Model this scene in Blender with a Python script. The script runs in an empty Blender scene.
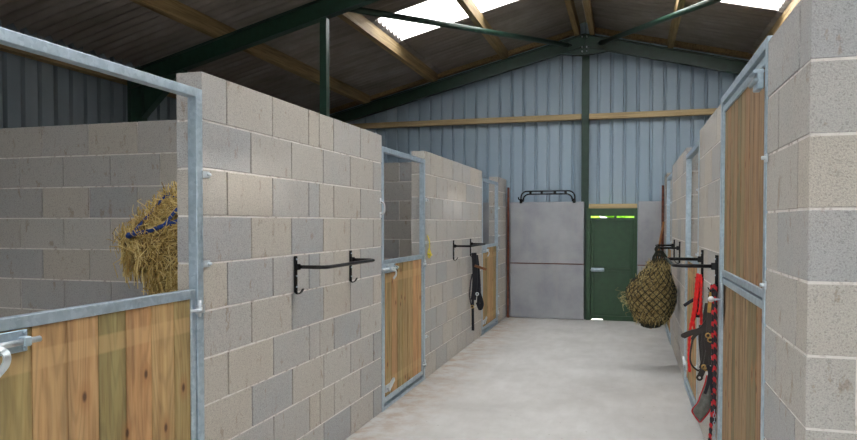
import bpy, bmesh, math, random
from mathutils import Vector, Matrix
random.seed(7)
S = bpy.context.scene
COL = S.collection

# ------------------------------------------------------------------ camera
F_PX, YAW, PITCH, ROLL, EYE = 678.1, 0.28678, 0.0238, 0.00073, 1.544
cd = bpy.data.cameras.new('camera'); cam = bpy.data.objects.new('camera', cd); COL.objects.link(cam)
cd.sensor_fit = 'HORIZONTAL'; cd.sensor_width = 36.0; cd.lens = F_PX * 36.0 / 857.0
cd.shift_y = (239.0 - 220.0) / 857.0
cd.clip_start = 0.05; cd.clip_end = 200
_c, _s = math.cos(YAW), math.sin(YAW)
fw = Vector((-_s * math.cos(PITCH), _c * math.cos(PITCH), -math.sin(PITCH)))
rt = Vector((_c, _s, 0)); up = rt.cross(fw)
r2 = math.cos(ROLL) * rt + math.sin(ROLL) * up; u2 = -math.sin(ROLL) * rt + math.cos(ROLL) * up
m = Matrix((r2, u2, -fw)).transposed().to_4x4(); m.translation = Vector((0, 0, EYE)); cam.matrix_world = m
S.camera = cam

# ------------------------------------------------------------------ world, daylight, exposure
w = bpy.data.worlds.new('overcast sky'); S.world = w; w.use_nodes = True
bg = w.node_tree.nodes['Background']; bg.inputs[1].default_value = 1.0
_t = w.node_tree; _g = _t.nodes.new('ShaderNodeTexCoord'); _x = _t.nodes.new('ShaderNodeSeparateXYZ'); _r = _t.nodes.new('ShaderNodeValToRGB')
_t.links.new(_g.outputs['Generated'], _x.inputs[0]); _t.links.new(_x.outputs[2], _r.inputs[0]); _t.links.new(_r.outputs[0], bg.inputs[0])
_r.color_ramp.elements[0].position = 0; _r.color_ramp.elements[0].color = (.60, .62, .63, 1)
_r.color_ramp.elements[1].position = 1; _r.color_ramp.elements[1].color = (1.50, 1.54, 1.56, 1)
S.view_settings.view_transform = 'Standard'; S.view_settings.look = 'None'
S.view_settings.gamma = 1; S.view_settings.use_curve_mapping = False
S.view_settings.exposure = 2.4
S.cycles.max_bounces = 10; S.cycles.diffuse_bounces = 6; S.cycles.transparent_max_bounces = 12
S.cycles.use_denoising = True
S.cycles.caustics_reflective = False; S.cycles.caustics_refractive = False

def portal(name, loc, rot, sx, sy):
    l = bpy.data.lights.new(name, 'AREA'); l.shape = 'RECTANGLE'; l.size = sx; l.size_y = sy
    l.cycles.is_portal = True
    o = bpy.data.objects.new(name, l); o.location = loc; o.rotation_euler = rot; COL.objects.link(o)
RIDGE = -0.68; SL = 0.2493
FRONT = -2.35
XW0, XW1 = -5.70, 4.34            # side cladding planes
DX0, DX1, DZ = -2.9, .60, 2.5      # doorway behind the camera
portal('open_front_daylight', ((DX0 + DX1) / 2, FRONT - .1, DZ / 2), (math.radians(90), 0, 0), DX1 - DX0, DZ)
sl = bpy.data.lights.new('sun', 'SUN'); sl.energy = 9.0; sl.angle = math.radians(3); sl.color = (1.0, .96, .90)
so = bpy.data.objects.new('sun', sl); COL.objects.link(so)
so.rotation_euler = Vector((-.80, -.22, -.52)).to_track_quat('-Z', 'Y').to_euler()      # light travels from the right, slightly from beyond the gable

# ------------------------------------------------------------------ materials
def mat(name, base=(.5, .5, .5), rough=.6, metal=0.0):
    m = bpy.data.materials.new(name); m.use_nodes = True
    b = m.node_tree.nodes['Principled BSDF']
    b.inputs['Base Color'].default_value = (*base, 1); b.inputs['Roughness'].default_value = rough
    b.inputs['Metallic'].default_value = metal
    return m, m.node_tree, b
def N(nt, t, **kw):
    n = nt.nodes.new(t)
    for k, v in kw.items():
        if k in n.inputs.keys() if hasattr(n.inputs, 'keys') else False: n.inputs[k].default_value = v
        else: setattr(n, k, v)
    return n
def coords(nt, scale=(1, 1, 1), kind='Object'):
    tc = nt.nodes.new('ShaderNodeTexCoord'); mp = nt.nodes.new('ShaderNodeMapping')
    mp.inputs['Scale'].default_value = scale; nt.links.new(tc.outputs[kind], mp.inputs[0]); return mp.outputs[0]
def world_pos(nt, scale=(1, 1, 1)):
    g = nt.nodes.new('ShaderNodeNewGeometry'); mp = nt.nodes.new('ShaderNodeMapping')
    mp.inputs['Scale'].default_value = scale; nt.links.new(g.outputs['Position'], mp.inputs[0]); return mp.outputs[0]
def noise(nt, co, scale, detail=3, rough=.5):
    n = nt.nodes.new('ShaderNodeTexNoise'); n.inputs['Scale'].default_value = scale
    n.inputs['Detail'].default_value = detail; n.inputs['Roughness'].default_value = rough
    nt.links.new(co, n.inputs['Vector']); return n.outputs[0]
def ramp(nt, fac, stops, interp='LINEAR'):
    r = nt.nodes.new('ShaderNodeValToRGB'); r.color_ramp.interpolation = interp
    e = r.color_ramp.elements
    while len(e) < len(stops): e.new(0.5)
    for i, (p, c) in enumerate(stops):
        e[i].position = p; e[i].color = (*c, 1) if len(c) == 3 else c
    nt.links.new(fac, r.inputs[0]); return r.outputs[0]
def mix(nt, fac, a, b, mode='MIX'):
    n = nt.nodes.new('ShaderNodeMix'); n.data_type = 'RGBA'; n.blend_type = mode
    for sock, v in ((n.inputs[0], fac), (n.inputs[6], a), (n.inputs[7], b)):
        if isinstance(v, (int, float)): sock.default_value = v
        elif isinstance(v, tuple): sock.default_value = (*v, 1)
        else: nt.links.new(v, sock)
    return n.outputs[2]
def attr(nt, name='tone'):
    a = nt.nodes.new('ShaderNodeAttribute'); a.attribute_name = name; return a.outputs['Fac']
def bump(nt, b, h, strength=.3, dist=.01):
    n = nt.nodes.new('ShaderNodeBump'); n.inputs['Strength'].default_value = strength; n.inputs['Distance'].default_value = dist
    nt.links.new(h, n.inputs['Height']); nt.links.new(n.outputs[0], b.inputs['Normal'])
def g(v): return (v, v, v)

# concrete block
M_BLOCK, nt, b = mat('concrete_block', rough=.92)
P = world_pos(nt)
base = ramp(nt, attr(nt), [(0, (.39, .395, .40)), (.25, (.445, .435, .42)), (.6, (.485, .46, .42)), (.85, (.52, .475, .41)), (1, (.50, .485, .455))])
cloud = noise(nt, P, 5, 4, .6)
base = mix(nt, ramp(nt, cloud, [(.35, g(0)), (.7, g(.25))]), base, (.53, .47, .41))
st = noise(nt, world_pos(nt, (13, 13, 7)), 1.0, 5, .7)
base = mix(nt, ramp(nt, st, [(.59, g(0)), (.66, g(.55))]), base, (.30, .215, .15))
sp = noise(nt, P, 190, 2, .8)
base = mix(nt, .8, base, ramp(nt, sp, [(.3, g(.74)), (.5, g(1.0)), (.72, g(1.2))]), 'MULTIPLY')
vo = nt.nodes.new('ShaderNodeTexVoronoi'); vo.inputs['Scale'].default_value = 210; nt.links.new(P, vo.inputs['Vector'])
pit = ramp(nt, vo.outputs['Color'], [(.0, g(0)), (.9, g(0)), (.97, g(1))])
vm = nt.nodes.new('ShaderNodeSeparateColor'); nt.links.new(vo.outputs['Color'], vm.inputs[0])
pit = ramp(nt, vm.outputs[0], [(.84, g(0)), (.90, g(.26))])
base = mix(nt, pit, base, (.09, .085, .08))
nt.links.new(base, b.inputs['Base Color'])
bump(nt, b, sp, .55, .006)
# mortar
M_MORTAR, nt, b = mat('mortar', rough=.95)
P = world_pos(nt)
nt.links.new(ramp(nt, noise(nt, P, 22, 4, .6), [(.30, (.38, .32, .28)), (.45, (.74, .70, .66)), (.7, (.80, .77, .73))]), b.inputs['Base Color'])
bump(nt, b, noise(nt, P, 90, 3), .4, .005)
# concrete floor
M_FLOOR, nt, b = mat('floor_concrete', rough=.8)
P = world_pos(nt)
c = ramp(nt, noise(nt, P, 1.3, 5, .6), [(.3, (.44, .43, .415)), (.5, (.53, .52, .505)), (.75, (.60, .59, .575))])
c = mix(nt, ramp(nt, noise(nt, world_pos(nt, (1, .35, 1)), 9, 5, .6), [(.35, g(.35)), (.65, g(0))]), c, (.40, .385, .365))
sep = nt.nodes.new('ShaderNodeSeparateXYZ'); nt.links.new(P, sep.inputs[0])
edge = ramp(nt, sep.outputs[0], [(0, g(0)), (1, g(0))])
# brown dust gathers along the foot of the left wall
mr = nt.nodes.new('ShaderNodeMapRange'); mr.inputs[1].default_value = -1.35; mr.inputs[2].default_value = -1.92
nt.links.new(sep.outputs[0], mr.inputs[0])
dn = ramp(nt, noise(nt, P, 6, 5, .65), [(.42, g(0)), (.62, g(.9))])
c = mix(nt, mix(nt, 1.0, dn, mr.outputs[0], 'MULTIPLY'), c, (.40, .30, .22))
v = nt.nodes.new('ShaderNodeTexVoronoi'); v.inputs['Scale'].default_value = 9; nt.links.new(P, v.inputs['Vector'])
c = mix(nt, ramp(nt, v.outputs['Distance'], [(.035, g(.7)), (.07, g(0))]), c, (.25, .22, .2))
nt.links.new(c, b.inputs['Base Color'])
bump(nt, b, noise(nt, P, 60, 4, .6), .25, .004)
# smooth precast concrete
M_PANEL, nt, b = mat('precast_concrete', rough=.75)
P = world_pos(nt)
c = ramp(nt, noise(nt, P, 2.2, 5, .6), [(.3, (.27, .28, .31)), (.5, (.335, .345, .37)), (.75, (.41, .42, .44))])
c = mix(nt, ramp(nt, noise(nt, world_pos(nt, (9, 9, .8)), 1, 4, .6), [(.5, g(0)), (.75, g(.4))]), c, (.42, .40, .38))
nt.links.new(c, b.inputs['Base Color']); bump(nt, b, noise(nt, P, 40, 3), .15, .004)
# coated steel cladding
def clad(name, c0, c1, rough=.5):
    m, nt, b = mat(name, rough=rough); P = world_pos(nt, (1, 1, .25))
    nt.links.new(ramp(nt, noise(nt, P, 3, 4), [(.3, c0), (.7, c1)]), b.inputs['Base Color']); return m
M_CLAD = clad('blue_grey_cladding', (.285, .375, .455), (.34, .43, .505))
M_CLAD_SHADED = clad('shaded_side_cladding', (.12, .15, .17), (.155, .185, .205))  # side cladding: its deep shade is painted in as a darker grey
# fibre cement roof
M_ROOF, nt, b = mat('fibre_cement_sheet', rough=.9)
P = world_pos(nt)
c = ramp(nt, noise(nt, P, 1.7, 5, .65), [(.3, (.21, .185, .165)), (.6, (.29, .26, .235)), (.8, (.37, .34, .315))])
c = mix(nt, ramp(nt, noise(nt, world_pos(nt, (.6, 5, 1)), 2, 4), [(.45, g(0)), (.7, g(.5))]), c, (.16, .135, .118))
nt.links.new(c, b.inputs['Base Color']); bump(nt, b, noise(nt, P, 50, 3), .2, .004)
# translucent rooflight
M_SKY = bpy.data.materials.new('rooflight_grp'); M_SKY.use_nodes = True; nt = M_SKY.node_tree
nt.nodes.clear(); o = nt.nodes.new('ShaderNodeOutputMaterial'); mx = nt.nodes.new('ShaderNodeMixShader')
tl = nt.nodes.new('ShaderNodeBsdfTranslucent'); tp = nt.nodes.new('ShaderNodeBsdfTransparent')
tl.inputs[0].default_value = (.95, .97, 1, 1); tp.inputs[0].default_value = (.95, .97, 1, 1)
mx.inputs[0].default_value = 1.0
nt.links.new(tp.outputs[0], mx.inputs[1]); nt.links.new(tl.outputs[0], mx.inputs[2]); nt.links.new(mx.outputs[0], o.inputs[0])
# timber
def timber(name, dark, mid, light, band=False, tone=True, axis='z', knots=True, grain=1.0):
    m, nt, b = mat(name, rough=.72)
    sc = {'z': (1, 1, .07), 'y': (1, .05, 1), 'x': (.05, 1, 1)}[axis]
    P = world_pos(nt, sc)
    n1 = noise(nt, P, 38 * grain, 5, .6); n2 = noise(nt, P, 9, 4, .6)
    c = ramp(nt, n1, [(.3, dark), (.5, mid), (.72, light)])
    c = mix(nt, .65, c, ramp(nt, n2, [(.3, g(.62)), (.5, g(1)), (.7, g(1.22))]), 'MULTIPLY')
    if tone:
        c = mix(nt, .9, c, ramp(nt, attr(nt), [(0, (.58, .66, .50)), (.25, (.92, .94, .78)), (.5, (1.12, .92, .80)), (.65, (.70, .78, .60)), (.82, (1.22, 1.04, .92)), (1, (1.08, .80, .66))]), 'MULTIPLY')
    if band:
        g_ = nt.nodes.new('ShaderNodeNewGeometry'); s_ = nt.nodes.new('ShaderNodeSeparateXYZ'); nt.links.new(g_.outputs['Position'], s_.inputs[0])
        bd = ramp(nt, s_.outputs[2], [(0, g(0)), (1, g(0))])
        def band_at(z0, z1, f):
            mm = nt.nodes.new('ShaderNodeMapRange'); mm.interpolation_type = 'SMOOTHSTEP'
            ab = nt.nodes.new('ShaderNodeMath'); ab.operation = 'SUBTRACT'; ab.inputs[1].default_value = (z0 + z1) / 2
            nt.links.new(s_.outputs[2], ab.inputs[0])
            aa = nt.nodes.new('ShaderNodeMath'); aa.operation = 'ABSOLUTE'; nt.links.new(ab.outputs[0], aa.inputs[0])
            nt.links.new(aa.outputs[0], mm.inputs[0]); hw = (z1 - z0) / 2
            mm.inputs[1].default_value = hw + .008; mm.inputs[2].default_value = hw - .004
            mm.inputs[3].default_value = 0; mm.inputs[4].default_value = f; return mm.outputs[0]
        c = mix(nt, band_at(1.045, 1.11, .42), c, (.62, .40, .19))
        c = mix(nt, band_at(.17, .235, .3), c, (.60, .42, .20))
    ge = nt.nodes.new('ShaderNodeNewGeometry'); sx = nt.nodes.new('ShaderNodeSeparateXYZ'); nt.links.new(ge.outputs['Position'], sx.inputs[0])
    def mth(op, a_, b__):
        q = nt.nodes.new('ShaderNodeMath'); q.operation = op
        for k_, v_ in ((0, a_), (1, b__)):
            if isinstance(v_, (int, float)): q.inputs[k_].default_value = v_
            else: nt.links.new(v_, q.inputs[k_])
        return q.outputs[0]
    if axis == 'z':
        across = mth('ADD', sx.outputs[1], sx.outputs[0]); along = sx.outputs[2]
        if tone: off = mth('MULTIPLY', attr(nt), 37.0)
        else: off = 0.0
        cv = nt.nodes.new('ShaderNodeCombineXYZ')
        nt.links.new(mth('MULTIPLY', across, 5.0), cv.inputs[0]); nt.links.new(mth('MULTIPLY', along, .5), cv.inputs[1])
        if tone: nt.links.new(off, cv.inputs[2])
        nz = noise(nt, cv.outputs[0], 1.6, 1.5, .4)
        lines = mth('SINE', mth('MULTIPLY', nz, 95.0), 0.0)
        c = mix(nt, .55, c, ramp(nt, mth('ADD', mth('MULTIPLY', lines, .5), .5), [(.0, g(.72)), (.45, g(1.0)), (1, g(1.06))]), 'MULTIPLY')
    if knots and axis == 'z':
        cv2 = nt.nodes.new('ShaderNodeCombineXYZ')
        nt.links.new(mth('MULTIPLY', across, 1.0), cv2.inputs[0]); nt.links.new(mth('MULTIPLY', along, .55), cv2.inputs[1])
        vo = nt.nodes.new('ShaderNodeTexVoronoi'); vo.voronoi_dimensions = '2D'; vo.inputs['Scale'].default_value = 8.5; nt.links.new(cv2.outputs[0], vo.inputs['Vector'])
        sc_ = nt.nodes.new('ShaderNodeSeparateColor'); nt.links.new(vo.outputs['Color'], sc_.inputs[0])
        sel = ramp(nt, sc_.outputs[0], [(.66, g(0)), (.70, g(1))])
        halo = mix(nt, 1.0, ramp(nt, vo.outputs['Distance'], [(.10, g(.55)), (.36, g(0))]), sel, 'MULTIPLY')
        c = mix(nt, halo, c, (.36, .16, .055))
        kn = mix(nt, 1.0, ramp(nt, vo.outputs['Distance'], [(.05, g(.95)), (.12, g(0))]), sel, 'MULTIPLY')
        c = mix(nt, kn, c, (.10, .045, .02))
    nt.links.new(c, b.inputs['Base Color']); bump(nt, b, n1, .15, .003)
    return m
M_BOARD = timber('treated_pine_boards', (.32, .20, .095), (.465, .315, .16), (.55, .405, .225), band=True)
M_BOARD_OLD = timber('weathered_pine_boards', (.17, .115, .06), (.28, .20, .115), (.36, .275, .17), grain=1.1)
M_PURLIN = timber('purlin_timber', (.16, .10, .04), (.26, .175, .075), (.35, .25, .12), tone=False, axis='y', knots=False)
M_RAIL = timber('rail_timber', (.36, .25, .12), (.50, .37, .19), (.60, .46, .26), tone=False, axis='x')
M_HANDLE = timber('handle_wood', (.28, .11, .04), (.40, .17, .06), (.45, .22, .09), tone=False, knots=False)
# metals
def galv(name, a, bcol, metal=.55, rough=.42):
    m, nt, b = mat(name, rough=rough, metal=metal); P = world_pos(nt)
    vo = nt.nodes.new('ShaderNodeTexVoronoi'); vo.inputs['Scale'].default_value = 60; nt.links.new(P, vo.inputs['Vector'])
    s_ = nt.nodes.new('ShaderNodeSeparateColor'); nt.links.new(vo.outputs['Color'], s_.inputs[0])
    c = ramp(nt, s_.outputs[1], [(0, a), (1, bcol)])
    c = mix(nt, .5, c, ramp(nt, noise(nt, P, 14, 4), [(.3, g(.8)), (.7, g(1.12))]), 'MULTIPLY')
    nt.links.new(c, b.inputs['Base Color']); return m
M_GALV = galv('galvanised_steel', (.39, .49, .57), (.50, .60, .67))
M_GALV_B = galv('galvanised_bright', (.60, .66, .70), (.72, .77, .80), metal=.7, rough=.33)
def plain(name, c, rough=.5, metal=0, var=.25, scale=12):
    m, nt, b = mat(name, c, rough, metal); P = world_pos(nt)
    nt.links.new(mix(nt, var, c, ramp(nt, noise(nt, P, scale, 4), [(.3, g(.3)), (.7, g(1.7))]), 'MULTIPLY') if False else
                 ramp(nt, noise(nt, P, scale, 4), [(.3, tuple(x * (1 - var) for x in c)), (.7, tuple(min(1, x * (1 + var)) for x in c))]), b.inputs['Base Color'])
    return m
M_GREEN = plain('green_painted_steel', (.012, .040, .025), .42)
M_DOOR = plain('green_door_paint', (.018, .06, .025), .4, var=.15)
M_BLACK = plain('black_coated_steel', (.006, .006, .007), .22); M_BLACK.node_tree.nodes['Principled BSDF'].inputs['Specular IOR Level'].default_value = .3
M_RUST = plain('rusted_steel', (.15, .05, .03), .85, var=.4, scale=30)
M_STRAP = plain('dark_leather', (.030, .022, .018), .5)
M_NAVY = plain('dark_webbing', (.012, .013, .02), .7)
M_BROWNL = plain('brown_leather', (.22, .09, .035), .5)
M_TAN = plain('tan_webbing', (.45, .27, .06), .6)
M_RED = plain('red_rope', (.72, .012, .012), .6, var=.2, scale=60)
M_REDT = plain('red_trim', (.5, .02, .03), .6)
M_BLUE = plain('blue_rope', (.012, .05, .26), .6, var=.3, scale=60)
M_MESH = plain('grey_mesh_fabric', (.13, .135, .12), .8, var=.25, scale=40)
M_NET = plain('net_cord', (.018, .02, .012), .8)
M_YEL = plain('yellow_tape', (.75, .62, .05), .5, var=.1)
M_BRASS = plain('brass', (.5, .33, .12), .35, 1)
M_WHITE = plain('pale_metal_knob', (.75, .75, .75), .3, .3, var=.05)
M_LINER = plain('grey_plate', (.38, .42, .42), .5, var=.1)
def striped(name, a, bcol, sc):
    m, nt, b = mat(name, rough=.65); wv = nt.nodes.new('ShaderNodeTexWave'); wv.wave_type = 'BANDS'
    wv.bands_direction = 'DIAGONAL'; wv.inputs['Scale'].default_value = sc; wv.inputs['Distortion'].default_value = .3
    nt.links.new(world_pos(nt), wv.inputs['Vector'])
    nt.links.new(ramp(nt, wv.outputs['Fac'], [(.32, a), (.38, bcol)]), b.inputs['Base Color']); return m
M_RB = striped('red_black_rope', (.55, .012, .02), (.015, .012, .018), 9)
M_HAY, nt, b = mat('hay', rough=.85)
nt.links.new(ramp(nt, attr(nt), [(0, (.22, .14, .035)), (.3, (.46, .31, .09)), (.65, (.68, .50, .18)), (1, (.85, .70, .34))]), b.inputs['Base Color'])
M_HAYCORE = plain('hay_packed', (.26, .18, .07), .95, var=.6, scale=45)
M_HAYD, nt, b = mat('hay_green', rough=.85)
nt.links.new(ramp(nt, attr(nt), [(0, (.13, .09, .03)), (.3, (.30, .215, .075)), (.65, (.50, .38, .15)), (1, (.68, .56, .27))]), b.inputs['Base Color'])
M_HAYDCORE = plain('hay_packed_dark', (.18, .125, .045), .95, var=.6, scale=45)
M_LEAF, nt, b = mat('hedge_leaves', rough=.7)
nt.links.new(ramp(nt, noise(nt, world_pos(nt), 9, 4), [(.3, (.16, .36, .02)), (.7, (.42, .70, .05))]), b.inputs['Base Color'])
M_GRASS, nt, b = mat('grass', rough=.9)
nt.links.new(ramp(nt, noise(nt, world_pos(nt), 1.5, 5), [(.3, (.12, .20, .03)), (.7, (.22, .34, .06))]), b.inputs['Base Color'])
M_YARD = plain('yard_concrete', (.20, .195, .185), .9, var=.15, scale=2)

# ------------------------------------------------------------------ mesh builder
class MB:
    def __init__(s): s.v = []; s.f = []; s.t = []; s.smooth = []
    def add(s, vs, fs, tone=.5, sm=False):
        o = len(s.v); s.v += [tuple(p) for p in vs]; s.f += [tuple(i + o for i in f) for f in fs]
        s.t += [tone] * len(fs); s.smooth += [sm] * len(fs); return s
    def box(s, x0, x1, y0, y1, z0, z1, tone=.5):
        x0, x1 = min(x0, x1), max(x0, x1); y0, y1 = min(y0, y1), max(y0, y1); z0, z1 = min(z0, z1), max(z0, z1)
        return s.add([(x0, y0, z0), (x1, y0, z0), (x1, y1, z0), (x0, y1, z0), (x0, y0, z1), (x1, y0, z1), (x1, y1, z1), (x0, y1, z1)],
                     [(0, 3, 2, 1), (4, 5, 6, 7), (0, 1, 5, 4), (1, 2, 6, 5), (2, 3, 7, 6), (3, 0, 4, 7)], tone)
    def cbox(s, x0, x1, y0, y1, z0, z1, c=.004, tone=.5, j=0.0):
        """box with chamfered edges: three scaled rings"""
        bm = bmesh.new(); bmesh.ops.create_cube(bm, size=1)
        for v in bm.verts:
            v.co = Vector(((x0 + x1) / 2 + v.co.x * (x1 - x0) + random.uniform(-j, j), (y0 + y1) / 2 + v.co.y * (y1 - y0) + random.uniform(-j, j), (z0 + z1) / 2 + v.co.z * (z1 - z0) + random.uniform(-j, j)))
        bmesh.ops.bevel(bm, geom=bm.edges[:], offset=c, segments=1, affect='EDGES', profile=.5)
        bm.normal_update(); bm.verts.index_update()
        s.add([v.co[:] for v in bm.verts], [[v.index for v in f.verts] for f in bm.faces], tone); bm.free(); return s
    def tube(s, pts, r, n=8, tone=.5, closed=False, flat=None, sm=True):
        """swept tube; flat=(w,h,normal) gives a strap section"""
        P = [Vector(p) for p in pts]; k = len(P); rings = []; prev = None; base = len(s.v)
        for i, p in enumerate(P):
            if closed: t = (P[(i + 1) % k] - P[i - 1])
            else: t = P[min(i + 1, k - 1)] - P[max(i - 1, 0)]
            t = t.normalized() if t.length > 1e-9 else Vector((0, 0, 1))
            if prev is None:
                a = Vector((0, 0, 1)) if abs(t.z) < .9 else Vector((1, 0, 0))
                if flat: a = Vector(flat[2])
                nrm = (a - t * a.dot(t)).normalized()
            else: nrm = (prev - t * prev.dot(t)); nrm = nrm.normalized() if nrm.length > 1e-6 else prev
            if flat:
                a = Vector(flat[2]); q = a - t * a.dot(t)
                if q.length > .05: nrm = q.normalized()
            prev = nrm; bn = t.cross(nrm)
            rr = r[i] if isinstance(r, (list, tuple)) else r
            if flat:
                w_, h_ = flat[0] / 2, flat[1] / 2
                rings.append([p + bn * a_ * w_ + nrm * b_ * h_ for a_, b_ in ((-1, -1), (1, -1), (1, 1), (-1, 1))])
            else: rings.append([p + (nrm * math.cos(2 * math.pi * q / n) + bn * math.sin(2 * math.pi * q / n)) * rr for q in range(n)])
        m_ = 4 if flat else n
        vs = [v for rg in rings for v in rg]; fs = []
        for i in range(k if closed else k - 1):
            for q in range(m_):
                a_ = i * m_ + q; b_ = i * m_ + (q + 1) % m_; i2 = ((i + 1) % k) * m_
                fs.append((a_, b_, i2 + (q + 1) % m_, i2 + q))
        if not closed:
            fs.append(tuple(range(m_ - 1, -1, -1))); fs.append(tuple((k - 1) * m_ + q for q in range(m_)))
        return s.add(vs, fs, tone, sm and not flat)
    def prism(s, poly, axis, a, b, tone=.5):
        """extrude polygon of (u,v) along axis; x:(y,z) y:(x,z) z:(x,y)"""
        def P3(u, v, w): return {'x': (w, u, v), 'y': (u, w, v), 'z': (u, v, w)}[axis]
        n = len(poly); vs = [P3(u, v, a) for u, v in poly] + [P3(u, v, b) for u, v in poly]
        fs = [tuple(range(n)), tuple(range(2 * n - 1, n - 1, -1))] + [(i, i + n, (i + 1) % n + n, (i + 1) % n) for i in range(n)]
        return s.add(vs, fs, tone)
    def cyl(s, p0, p1, r, n=12, tone=.5): return s.tube([p0, p1], r, n, tone)
    def ball(s, c, r, sx=1, sy=1, sz=1, tone=.5, jit=0, sub=2):
        bm = bmesh.new(); bmesh.ops.create_icosphere(bm, subdivisions=sub, radius=1)
        for v in bm.verts:
            q = 1 + random.uniform(-jit, jit); v.co = Vector((c[0] + v.co.x * r * sx * q, c[1] + v.co.y * r * sy * q, c[2] + v.co.z * r * sz * q))
        s.add([v.co[:] for v in bm.verts], [[v.index for v in f.verts] for f in bm.faces], tone, True); bm.free(); return s
    def build(s, name, m, parent=None, loc=None, bevel=0):
        L = Vector(parent['_l']) if parent is not None and '_l' in parent.keys() else None
        if parent is None:
            if loc is None:
                xs = [p[0] for p in s.v]; ys = [p[1] for p in s.v]; loc = ((min(xs) + max(xs)) / 2, (min(ys) + max(ys)) / 2, min(p[2] for p in s.v))
            L = Vector(loc)
        me = bpy.data.meshes.new(name); me.from_pydata([(p[0] - L.x, p[1] - L.y, p[2] - L.z) for p in s.v], [], s.f)
        me.materials.append(m)
        a = me.attributes.new('tone', 'FLOAT', 'FACE'); a.data.foreach_set('value', s.t)
        me.polygons.foreach_set('use_smooth', s.smooth)
        bm = bmesh.new(); bm.from_mesh(me); bmesh.ops.recalc_face_normals(bm, faces=bm.faces[:]); bm.to_mesh(me); bm.free()
        me.update()
        o = bpy.data.objects.new(name, me); COL.objects.link(o)
        if parent is not None: o.parent = parent; o['_l'] = list(L)
        else: o.location = L; o['_l'] = list(L)
        if bevel:
            md = o.modifiers.new('bevel', 'BEVEL'); md.width = bevel; md.segments = 2; md.limit_method = 'ANGLE'
        return o
def tag(o, label, cat, group=None, kind=None):
    o['label'] = label; o['category'] = cat
    if group: o['group'] = group
    if kind: o['kind'] = kind
    return o
def thing(name, loc, label, cat, group=None):
    o = bpy.data.objects.new(name, None); COL.objects.link(o); o.location = loc; o['_l'] = list(loc); o.empty_display_size = .1
    return tag(o, label, cat, group)
def struct(o): o['kind'] = 'structure'; return o
def copy_tree(root, delta, label, group=None, mirror=None):
    r = root.copy(); COL.objects.link(r); r.location = Vector(root.location) + Vector(delta); r['label'] = label
    if mirror: r.scale = mirror; r.location = Vector(delta)
    if group: r['group'] = group
    for ch in root.children:
        c_ = ch.copy(); COL.objects.link(c_); c_.parent = r
        for gch in ch.children:
            d_ = gch.copy(); COL.objects.link(d_); d_.parent = c_
    return r
def bez(pts, n=8):
    """Catmull-Rom through points"""
    P = [Vector(p) for p in pts]; P = [P[0] * 2 - P[1]] + P + [P[-1] * 2 - P[-2]]; out = []
    for i in range(1, len(P) - 2):
        for k in range(n):
            t = k / n; a, b_, c_, d_ = P[i - 1:i + 3]
            out.append(.5 * ((2 * b_) + (-a + c_) * t + (2 * a - 5 * b_ + 4 * c_ - d_) * t * t + (-a + 3 * b_ - 3 * c_ + d_) * t ** 3))
    out.append(P[-2]); return out

# ------------------------------------------------------------------ block walls
XL, XR, T = -1.918, 0.525, 0.14
CH = .225
def block_wall(name, courses, z0=0.0, tones=None):
    """courses: list (bottom to top) of lists of rects (x0,x1,y0,y1). Blocks sit 10 mm apart on a mortar core."""
    mb = MB(); core = MB()
    for n, rects in enumerate(courses):
        za = z0 + n * CH; zb = za + CH
        for (x0, x1, y0, y1) in rects:
            h = .005
            a, b_, c_, d_ = x0, x1, y0, y1
            ca, cb, cc, cd_ = x0 + .0035, x1 - .0035, y0 + .0035, y1 - .0035
            def ov(p0, p1, q0, q1): return min(p1, q1) - max(p0, q0) > .01
            for (u0, u1, v0, v1) in rects:      # 10 mm mortar gap only where blocks meet
                if (u0, u1, v0, v1) == (x0, x1, y0, y1): continue
                if ov(v0, v1, y0, y1):
                    if abs(u1 - x0) < .002: a += h; ca = x0
                    if abs(u0 - x1) < .002: b_ -= h; cb = x1
                if ov(u0, u1, x0, x1):
                    if abs(v1 - y0) < .002: c_ += h; cc = y0
                    if abs(v0 - y1) < .002: d_ -= h; cd_ = y1
            t = random.random()
            o = random.uniform(-.001, .001)
            top = zb - (0.004 if n < len(courses) - 1 else 0)
            mb.cbox(a + o, b_ + o, c_, d_, za + .005, top, .002, t, .0005)
            top_ = n == len(courses) - 1; e = .0075
            core.box(ca + (e if ca > x0 else 0), cb - (e if cb < x1 else 0), cc + (e if cc > y0 else 0), cd_ - (e if cd_ < y1 else 0), za, zb - .006 if top_ else zb)
            if not top_: core.box(ca, cb, cc, cd_, zb - .0045, zb + .0055)      # bed joint, pointed nearly flush
    o = mb.build(name, M_BLOCK); struct(o)
    c = core.build('mortar', M_MORTAR, o)
    return o
def split(a, b, joints): e = [a] + [j for j in joints if a + .03 < j < b - .03] + [b]; return list(zip(e[:-1], e[1:]))
def y_wall(name, x0, x1, ya, yb, odd, even, n=10, z0=0.0):
    return block_wall(name, [[(x0, x1, p, q) for p, q in split(ya, yb, odd if k % 2 else even)] for k in range(n)], z0)
def x_wall(name, y0, y1, xa, xb, odd, even, n=10, z0=0.0):
    return block_wall(name, [[(p, q, y0, y1) for p, q in split(xa, xb, odd if k % 2 else even)] for k in range(n)], z0)
fr = lambda a, b, s=.45: [a + i * s for i in range(int((b - a) / s) + 1)]

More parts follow.
